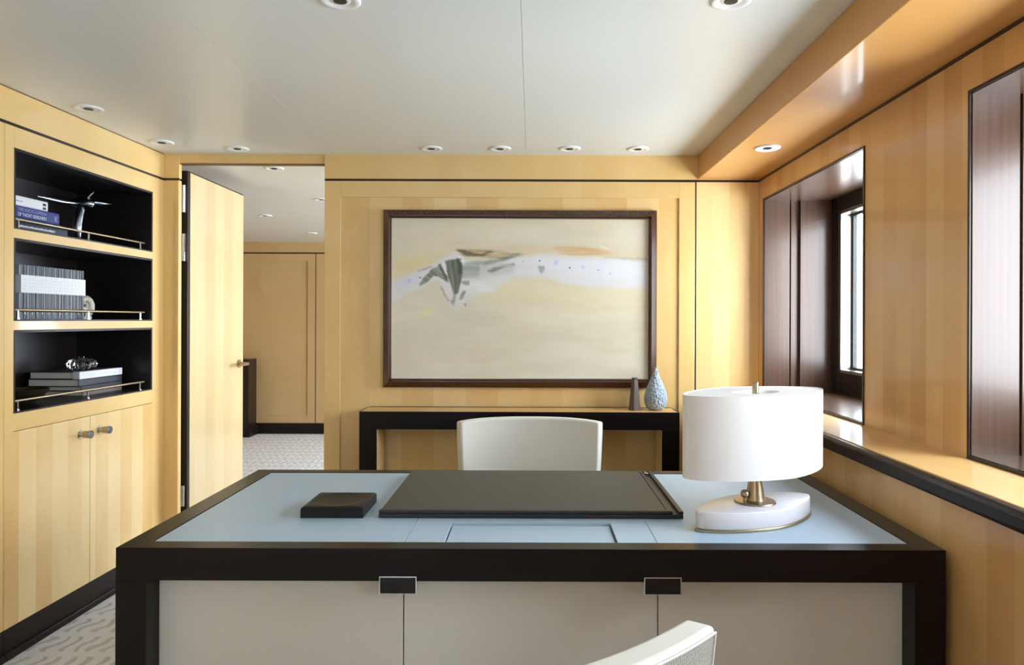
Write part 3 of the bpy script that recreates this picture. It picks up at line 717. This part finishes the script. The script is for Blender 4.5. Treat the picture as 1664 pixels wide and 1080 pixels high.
layer([(236, 458), (262, 415), (300, 372), (338, 352), (372, 372), (396, 440), (372, 432), (345, 405), (318, 404), (280, 440)], (104, 110, 94), .92, 1, 6, .35, .6)
layer([(225, 378), (300, 352), (320, 355), (240, 382)], (150, 140, 150), .7, 1, 4)
layer([(440, 440), (560, 440), (640, 470), (600, 492), (450, 474)], (226, 226, 226), .75, 3, 10, .4)
layer([(340, 345), (356, 340), (392, 420), (382, 425)], (60, 70, 60), .8, 1, 4, .3, 1.2)
layer([(380, 322), (466, 308), (470, 400), (446, 495), (424, 508), (404, 440), (388, 400)], (92, 98, 86), .96, 1, 4, .3, 1.5)
layer([(440, 312), (464, 308), (468, 395), (446, 400)], (66, 72, 62), .7, 1, 3, .4, 1.5)
layer([(362, 335), (378, 335), (390, 395), (384, 400)], (226, 228, 226), .9, 1, 3)
layer([(440, 296), (476, 300), (482, 330), (466, 332)], (232, 234, 236), .9, 1, 4)
layer([(596, 376), (640, 355), (700, 345), (745, 334), (752, 348), (690, 362), (625, 384)], (120, 124, 122), .85, 1, 5, .6)
layer([(866, 350), (905, 348), (904, 376), (888, 390), (878, 374)], (140, 146, 148), .8, 1, 4, .4)
layer([(465, 432), (505, 428), (505, 452), (468, 448)], (120, 124, 122), .7, 1, 5)
layer([(348, 455), (362, 462), (402, 540), (392, 535)], (140, 144, 142), .75, 1, 5)
layer([(452, 528), (476, 480), (488, 484), (470, 530)], (118, 124, 122), .8, 1, 4)
layer([(406, 545), (428, 500), (436, 520), (424, 560)], (130, 134, 130), .8, 1, 4)
layer([(474, 550), (492, 546), (486, 568)], (96, 98, 96), .8, 1, 3)
layer([(230, 622), (270, 590), (325, 578), (300, 605)], (226, 220, 140), .8, 3, 8)
for (u_, v_, r_, cc, al) in ((190, 432, 12, (176, 184, 228), .6), (965, 330, 13, (178, 190, 232), .6), (1105, 355, 8, (190, 190, 226), .7), (790, 325, 3.5, (50, 50, 52), .9), (875, 325, 3.5, (60, 60, 62), .9), (1040, 356, 3, (60, 64, 80), .9), (1188, 372, 5, (150, 170, 190), .7), (1250, 388, 6, (180, 182, 186), .6), (243, 415, 5, (90, 90, 140), .8)):
    dd = np.hypot(U-u_+(fbm(20, 20, 2)-.5)*18, (V-v_)*1.0+(fbm(20, 20, 5)-.5)*12); mk_ = (np.clip((r_-dd)/3+.5, 0, 1)*al)[..., None]; img = img*(1-mk_)+np.array(cc, float)*mk_
lin = np.clip(img*1.06, 0, 250)/255; lin = np.where(lin <= .04045, lin/12.92, ((lin+.055)/1.055)**2.4)
gx = np.linspace(x0+q+.003, x1-q-.003, NX); gz = np.linspace(z0+q+.003, z1-q-.003, NZ)
GX, GZ = np.meshgrid(gx, gz)
co = np.stack([GX.ravel(), np.full(NX*NZ, yb-.016), GZ.ravel()], 1)
idx = np.arange(NX*NZ).reshape(NZ, NX)
qd = np.stack([idx[:-1, :-1].ravel(), idx[:-1, 1:].ravel(), idx[1:, 1:].ravel(), idx[1:, :-1].ravel()], 1)
me = bpy.data.meshes.new('canvas'); me.vertices.add(len(co)); me.vertices.foreach_set('co', co.ravel())
me.loops.add(qd.size); me.loops.foreach_set('vertex_index', qd.ravel()); me.polygons.add(len(qd))
me.polygons.foreach_set('loop_start', np.arange(0, qd.size, 4)); me.update(calc_edges=True)
ca = me.color_attributes.new('paint', 'FLOAT_COLOR', 'POINT')
ca.data.foreach_set('color', np.concatenate([lin.reshape(-1, 3), np.ones((NX*NZ, 1))], 1).astype(np.float32).ravel())
pm = mat('painted_canvas', (1, 1, 1, 1), .6); at = nd(pm, 'ShaderNodeAttribute'); at.attribute_name = 'paint'
lk(pm, at.outputs['Color'], pm.node_tree.nodes['Principled BSDF'].inputs['Base Color']); me.materials.append(pm)
cv = bpy.data.objects.new('canvas', me); C.objects.link(cv); cv.parent = t; cv.matrix_parent_inverse = wm(t).inverted()
MB().box(x0+q+.001, x1-q-.001, yb-.012, yb-.001, z0+q+.001, z1-q-.001).build('backing_board', M['paper'], t)

# ------------------------------------------------------------------ console
t = thing('console_table', 'narrow dark console table with satinwood top under the painting', 'table', (-.06, 3.64, 0))
a, bb, ya, ye, zt = -.863, .743, 3.546, 3.732, .83
m_ = MB(); m_.box(a, bb, ya, ya+.02, zt-.089, zt); m_.box(a, a+.012, ya+.02, ye, zt-.089, zt); m_.box(bb-.012, bb, ya+.02, ye, zt-.089, zt)
m_.box(a+.012, bb-.012, ye-.008, ye, zt-.089, zt+.003); m_.box(a+.012, bb-.012, ya+.02, ye-.008, zt-.089, zt-.02)
m_.build('apron', M['wenge_desk'], t, bevel=.0015)
MB().box(a+.012, bb-.012, ya+.002, ye-.008, zt-.02, zt+.0012).build('table_top', M['wood_ledge'], t)
for xx in (a, bb-.088):
    lo = MB().box(xx, xx+.088, ya, ye-.01, 0, zt-.089).build('leg', M['wenge_desk'], t, bevel=.0015)
    xi = xx+.088 if xx < 0 else xx-.002
    MB().box(xi, xi+.002, ya+.003, ye-.012, 0, zt-.0895).build('veneer_lining', M['wood_plain'], lo)

# vases
t = MB()
ang = [2*PI*k/6+.26 for k in range(6)]
pr = [(.033, 0), (.031, .02), (.020, .13), (.0155, .155), (.0175, .166), (.014, .166), (.012, .15)]
t.loft([[(r_*math.cos(k), r_*math.sin(k), z_) for k in ang] for r_, z_ in pr])
v = t.build('vase', M['brown_vase'], bevel=.002); v.location = (.529, 3.628, .8313); tag(v, 'slim brown faceted vase on the console, left of the pear-shaped one', 'vase', 'vases on the console')
pr = [(.020, 0), (.036, .003), (.052, .022), (.0595, .050), (.057, .078), (.048, .108), (.036, .138), (.024, .164), (.014, .188), (.009, .204), (.008, .216), (.006, .217), (.004, .205)]
import itertools
def smooth_prof(p, n=5):
    out = []
    for i in range(len(p)-1):
        p0, p1, p2, p3 = p[max(i-1, 0)], p[i], p[i+1], p[min(i+2, len(p)-1)]
        for k in range(n):
            s = k/n; out.append(tuple(.5*((2*p1[j])+(-p0[j]+p2[j])*s+(2*p0[j]-5*p1[j]+4*p2[j]-p3[j])*s*s+(-p0[j]+3*p1[j]-3*p2[j]+p3[j])*s**3) for j in (0, 1)))
    return out+[p[-1]]
v = MB().lathe(smooth_prof(pr), n=64).build('vase', M['blue_vase'], smooth=True, angle=80); v.location = (.639, 3.64, .8313)
tag(v, 'pear-shaped blue-grey textured vase with narrow neck on the console', 'vase', 'vases on the console')

# ------------------------------------------------------------------ desk
D = thing('desk', 'large dark framed desk with pale blue leather top and cream drawer fronts', 'desk', (0, 2.1, 0))
L_, R_, Y0, Y1, ZD = -.98, .98, 1.67, 2.545, .75
ix0, ix1, iy0, iy1 = L_+.061, R_-.061, Y0+.051, Y1-.046
m_ = MB()
def ring(m_, o, i, z0, z1):
    (ax, bx_, ay, by), (cx_, dx_, cy_, dy_) = o, i
    O = [(ax, ay), (bx_, ay), (bx_, by), (ax, by)]; I = [(cx_, cy_), (dx_, cy_), (dx_, dy_), (cx_, dy_)]
    VO = [[m_.bm.verts.new((*p, z)) for p in O] for z in (z0, z1)]; VI = [[m_.bm.verts.new((*p, z)) for p in I] for z in (z0, z1)]
    for k in range(4):
        n = (k+1) % 4
        m_.bm.faces.new((VO[1][k], VO[1][n], VI[1][n], VI[1][k])); m_.bm.faces.new((VO[0][n], VO[0][k], VI[0][k], VI[0][n]))
        m_.bm.faces.new((VO[0][k], VO[0][n], VO[1][n], VO[1][k])); m_.bm.faces.new((VI[0][n], VI[0][k], VI[1][k], VI[1][n]))
ring(m_, (L_, R_, Y0, Y1), (ix0, ix1, iy0, iy1), .673, ZD)
m_.build('top_frame', M['wenge_desk'], D, bevel=.0012)
MB().box(ix0, ix1, iy0, iy1, .69, .735).build('substrate', M['wenge_desk'], D)
for xx in (L_, R_-.073):
    for y_ in (Y0, Y1-.073):
        MB().box(xx, xx+.073, y_, y_+.073, 0, .6728).build('leg', M['wenge_desk'], D)
zl = ZD-.0012
for (p0, p1) in ((ix0+.0015, -.3082), (.3082, ix1-.0015)):
    MB().box(p0, p1, iy0+.0015, iy1-.0015, .735, zl).build('leather_inset', M['blue_leather'], D, bevel=.0012)
m_ = MB(); tx, ty = .212, 1.893                         # centre inset with the cut-out of the pull-out tray
m_.box(-.3068, -tx, iy0+.0015, iy1-.0015, .735, zl); m_.box(tx, .3068, iy0+.0015, iy1-.0015, .735, zl); m_.box(-tx, tx, ty, iy1-.0015, .735, zl)
m_.build('leather_inset', M['blue_leather'], D)
MB().box(-tx+.004, tx-.004, iy0+.0015, ty-.012, .735, zl-.005).build('pull_out_tray', M['blue_leather'], D, bevel=.001)
for (p0, p1) in ((-.907, -.3115), (-.3088, .3088), (.3115, .907)):
    MB().box(p0, p1, 1.727, 1.745, .06, .6725).build('drawer_front', M['cream'], D, bevel=.0012)
MB().box(-.905, .905, 1.745, 2.12, .06, .6725).build('carcass', M['wenge_desk'], D)
for sx in (-1, 1): MB().box(min(sx*.93, sx*.945), max(sx*.93, sx*.945), 1.743, 2.472, .06, .6725).build('side_panel', M['cream'], D)
for xc in (-.311, .309):
    hb = MB(); hb.box(xc-.044, xc+.044, 1.655, 1.668, .648, .6895); hb.box(xc-.038, xc+.038, 1.668, 1.727, .650, .670)
    ho = hb.build('latch_pull', M['chrome'], D, bevel=.0008)
    MB().box(xc-.0415, xc+.0415, 1.6538, 1.655, .6505, .687).build('pull_face', M['mirror_black'], ho)

# desk blotter
t = thing('desk_blotter', 'large charcoal leather desk blotter with a pen groove', 'desk pad', (0, 2.19, ZD))
a, bb, ya, ye = -.416, .416, 1.93, 2.452
zb = ZD-.001
m_ = MB(); m_.box(a, bb, ya, ye, zb, zb+.012); m_.build('base_board', M['blotter_edge'], t, bevel=.002)
m_ = MB(); m_.box(a+.003, .372, ya+.02, ye-.003, zb+.012, zb+.0195); m_.build('writing_pad', M['blotter'], t, bevel=.002)
m_ = MB(); m_.box(a, .388, ya, ya+.018, zb+.012, zb+.0215); m_.build('front_lip', M['blotter_edge'], t, bevel=.003)
m_ = MB(); m_.box(.374, .384, ya+.018, ye, zb+.012, zb+.019); m_.box(.404, bb, ya, ye, zb+.012, zb+.0205); m_.box(.384, .404, ye-.012, ye, zb+.012, zb+.0205)
m_.build('pen_groove_rail', M['blotter_edge'], t, bevel=.0015)
MB().box(.387, .400, ye-.034, ye-.014, zb+.012, zb+.021).build('pen_rest', M['chrome'], t, bevel=.002)

# square dish
t = thing('leather_dish', 'small square dark leather dish left of the blotter', 'dish', (-.543, 2.012, ZD))
m_ = MB(); a, bb, ya, ye, zb = -.6285, -.4575, 1.927, 2.098, ZD-.001
m_.box(a, bb, ya, ye, zb, zb+.024); m_.build('base', M['tray'], t, bevel=.0015)
# concave dished top
m_ = MB(); n = 28; gv = [[None]*(n+1) for _ in range(n+1)]
for i in range(n+1):
    for j in range(n+1):
        u, v = i/n*2-1, j/n*2-1; rr = min(1, math.hypot(u, v)/.88)
        edge = max(abs(u), abs(v)); z = zb+.0305-.0058*max(0, (1-rr**2))**.8 - (.004 if edge > .99 else 0)
        gv[i][j] = m_.bm.verts.new(((a+bb)/2+u*(bb-a)/2*.985, (ya+ye)/2+v*(ye-ya)/2*.985, z))
for i in range(n):
    for j in range(n): m_.bm.faces.new((gv[i][j], gv[i+1][j], gv[i+1][j+1], gv[i][j+1]))
o = m_.build('dished_top', M['tray'], t, smooth=True)
if o.data.polygons[n*n//2].normal.z < 0: o.data.flip_normals()
m_ = MB(); m_.box(a+.001, bb-.001, ya+.001, ye-.001, zb+.0235, zb+.0245)
k = .0265; m_.box(a+.0014, bb-.0014, ya+.0014, ya+.003, zb+.024, zb+k); m_.box(a+.0014, bb-.0014, ye-.003, ye-.0014, zb+.024, zb+k); m_.box(a+.0014, a+.003, ya+.003, ye-.003, zb+.024, zb+k); m_.box(bb-.003, bb-.0014, ya+.003, ye-.003, zb+.024, zb+k)
m_.build('rim', M['tray'], t)

# ------------------------------------------------------------------ table lamp
LX, LY, LA = .607, 1.918, math.radians(28.6)
T = thing('table_lamp', 'table lamp with oval white shade on oval alabaster base, on the desk', 'lamp', (LX, LY, ZD-.001), LA)
def sup(a, p=1.6): return (abs(math.cos(a))**p+abs(math.sin(a))**p)**(-1/p)
def oval(prof, sx, sy, cap=True, n=96):       # profile radii are scale factors
    return MB().lathe(prof, n=n, sx=sx, sy=sy, cap=cap, fn=lambda a, z: sup(a))
oval([(1, 0), (1.008, .001), (1.008, .006), (1, .007)], .207, .091).build('brass_plate', M['brass'], T, local=True, smooth=True)
oval([(.985, .007), (1, .009), (1, .047), (.992, .050), (.97, .051)], .204, .088).build('stone_base', M['alabaster'], T, local=True, smooth=True, angle=50)
MB().lathe([(.054, .051), (.055, .053), (.053, .056), (.030, .058)], n=48).build('flange', M['brass'], T, local=True, smooth=True)
MB().lathe([(.027, .057), (.0245, .066), (.0140, .130), (.010, .160), (.009, .33), (.0085, .374), (.006, .376)], n=32).build('stem', M['brass'], T, local=True, smooth=True)
MB().tube((-.033, .005, .056), (-.033, .005, .066), .004).ball((-.033, .005, .076), .0115).build('switch_knob', M['brass'], T, local=True, smooth=True)
SA, SB, Z0, Z1 = .244, .126, .139, .351
sh = oval([(1, Z0), (1, Z1), (.988, Z1), (.988, Z0)], SA, SB, cap=False)
R = sh.bm
sho = sh.build('lamp_shade', M['shade'], T, local=True, smooth=True, angle=50)
sol = MB(); rings = []
def ov_ring(k, z, sx=SA, sy=SB, n=96):
    return [(k*sx*math.cos(2*PI*i/n)*sup(2*PI*i/n), k*sy*math.sin(2*PI*i/n)*sup(2*PI*i/n), z) for i in range(n)]
def circ(rx, ry, z, n=96): return [(rx*math.cos(2*PI*i/n), ry*math.sin(2*PI*i/n), z) for i in range(n)]
for z in (Z1-.002,):
    sol.loft([ov_ring(.985, z), circ(.075, .045, z), circ(.073, .043, z-.018), ov_ring(.985, z-.002)], cap=False)
sol.build('top_diffuser', M['shade'], T, local=True, smooth=True, angle=30)
MB().lathe([(.0742, Z1-.020), (.0742, Z1-.019)], n=64, sy=.6).build('inner_disc', M['shade'], T, local=True)
sol = MB(); sol.loft([ov_ring(.985, Z0+.006), circ(.014, .014, Z0+.006), circ(.014, .014, Z0+.008), ov_ring(.985, Z0+.008)], cap=False)
sol.build('bottom_diffuser', M['shade'], T, local=True)

# ------------------------------------------------------------------ chairs: local +y is the way the sitter faces
def make_chair(label, loc, rz, group):
    t = thing('upholstered_chair', label, 'chair', loc, rz, group)
    HC, TIP = .315, math.radians(32); RR = HC/math.sin(TIP); TH = .046; NT, NH = 26, 12; ZB, ZTOP = .42, .868
    def pt(ti, hi, off):                      # ti -1..1, hi 0..1, off = distance outwards
        a_ = TIP*ti; s_ = 1-.085*(1-hi)**1.3
        rad_ = RR+off
        x = rad_*math.sin(a_)*s_; y = -rad_*math.cos(a_) + RR*math.cos(TIP) - .20 - .045*hi + .02
        z = ZB+(ZTOP-ZB)*hi - .010*abs(ti)**4*hi
        return (x, y, z)
    m_ = MB(); O = []; I = []
    for i in range(NT+1):
        ti = i/NT*2-1
        O.append([m_.bm.verts.new(pt(ti, j/NH, 0)) for j in range(NH+1)]); I.append([m_.bm.verts.new(pt(ti, j/NH, -TH)) for j in range(NH+1)])
    for i in range(NT):
        for j in range(NH):
            m_.bm.faces.new((O[i][j], O[i+1][j], O[i+1][j+1], O[i][j+1])); m_.bm.faces.new((I[i][j+1], I[i+1][j+1], I[i+1][j], I[i][j]))
        m_.bm.faces.new((O[i][NH], O[i+1][NH], I[i+1][NH], I[i][NH])); m_.bm.faces.new((I[i][0], I[i+1][0], O[i+1][0], O[i][0]))
    for i in (0, NT):
        for j in range(NH): m_.bm.faces.new((O[i][j], O[i][j+1], I[i][j+1], I[i][j]))
    o = m_.build('backrest', M['chair'], t, local=True, bevel=.009, seg=3, smooth=True, angle=50)
    # knitted outside panel
    m_ = MB(); uv = m_.bm.loops.layers.uv.new('UVMap'); n1_, n2_ = 40, 20
    def kp(i, j, off=.0014):
        return pt((i/n1_*2-1)*.975, (j/n2_)*.982, off)
    Vv = [[m_.bm.verts.new(kp(i, j)) for j in range(n2_+1)] for i in range(n1_+1)]
    Vi = [[m_.bm.verts.new(kp(i, j, -.004)) for j in range(n2_+1)] for i in range(n1_+1)]
    for i in range(n1_):
        for j in range(n2_):
            for Q, rev in ((Vv, 0), (Vi, 1)):
                f = m_.bm.faces.new((Q[i][j], Q[i+1][j], Q[i+1][j+1], Q[i][j+1]))
                for l, (a_, b_) in zip(f.loops, ((i, j), (i+1, j), (i+1, j+1), (i, j+1))): l[uv].uv = (a_/n1_*48, b_/n2_*26)
    for i in range(n1_):
        m_.bm.faces.new((Vv[i][n2_], Vv[i+1][n2_], Vi[i+1][n2_], Vi[i][n2_])); m_.bm.faces.new((Vi[i][0], Vi[i+1][0], Vv[i+1][0], Vv[i][0]))
    for i in (0, n1_):
        for j in range(n2_): m_.bm.faces.new((Vv[i][j], Vv[i][j+1], Vi[i][j+1], Vi[i][j]))
    m_.build('knitted_back_cover', M['knit'], t, local=True, smooth=True, angle=50)
    # piping round the knitted panel
    m_ = MB(); P_ = [kp(0, j, .002) for j in range(n2_+1)]+[kp(i, n2_, .002) for i in range(1, n1_+1)]+[kp(n1_, j, .002) for j in range(n2_-1, -1, -1)]
    m_.path(P_, [.002]*len(P_), 8); m_.build('piping', M['chair'], t, local=True, smooth=True, angle=60)
    # seat
    m_ = MB(); out = []
    for k in range(48):
        a_ = 2*PI*k/48; ca_, sa_ = math.cos(a_), math.sin(a_); p_ = 4.5
        rr = (abs(ca_)**p_+abs(sa_)**p_)**(-1/p_); out.append((rr*ca_, rr*sa_))
    m_.loft([[(.27*kx*s_, .02+.255*ky*s_, z) for kx, ky in out] for s_, z in ((.95, .34), (.99, .35), (1, .37), (1, .44), (.985, .458), (.94, .468), (.6, .474), (.2, .475))])
    m_.build('seat', M['chair'], t, local=True, smooth=True, angle=60)
    for sx in (-1, 1):
        for sy, yy_ in ((1, .22), (-1, -.20)):
            m_ = MB(); q_ = lambda cx, cy, h_, z: [(cx-h_, cy-h_, z), (cx+h_, cy-h_, z), (cx+h_, cy+h_, z), (cx-h_, cy+h_, z)]
            m_.loft([q_(sx*.235, yy_+sy*.02, .012, 0), q_(sx*.22, yy_, .022, .345)]); m_.build('leg', M['wenge'], t, local=True, bevel=.003)
    return t
make_chair('ivory curved-back chair behind the desk, in front of the console', (-.007, 2.80, 0), PI, 'ivory upholstered chairs')
ca2 = math.radians(24)
tip = Vector((.30, -.195)) ; r2 = Matrix.Rotation(ca2, 2) @ tip
make_chair('ivory chair in the foreground, only its knitted back corner in view', (.238-r2.x, 1.026-r2.y, 0), ca2, 'ivory upholstered chairs')
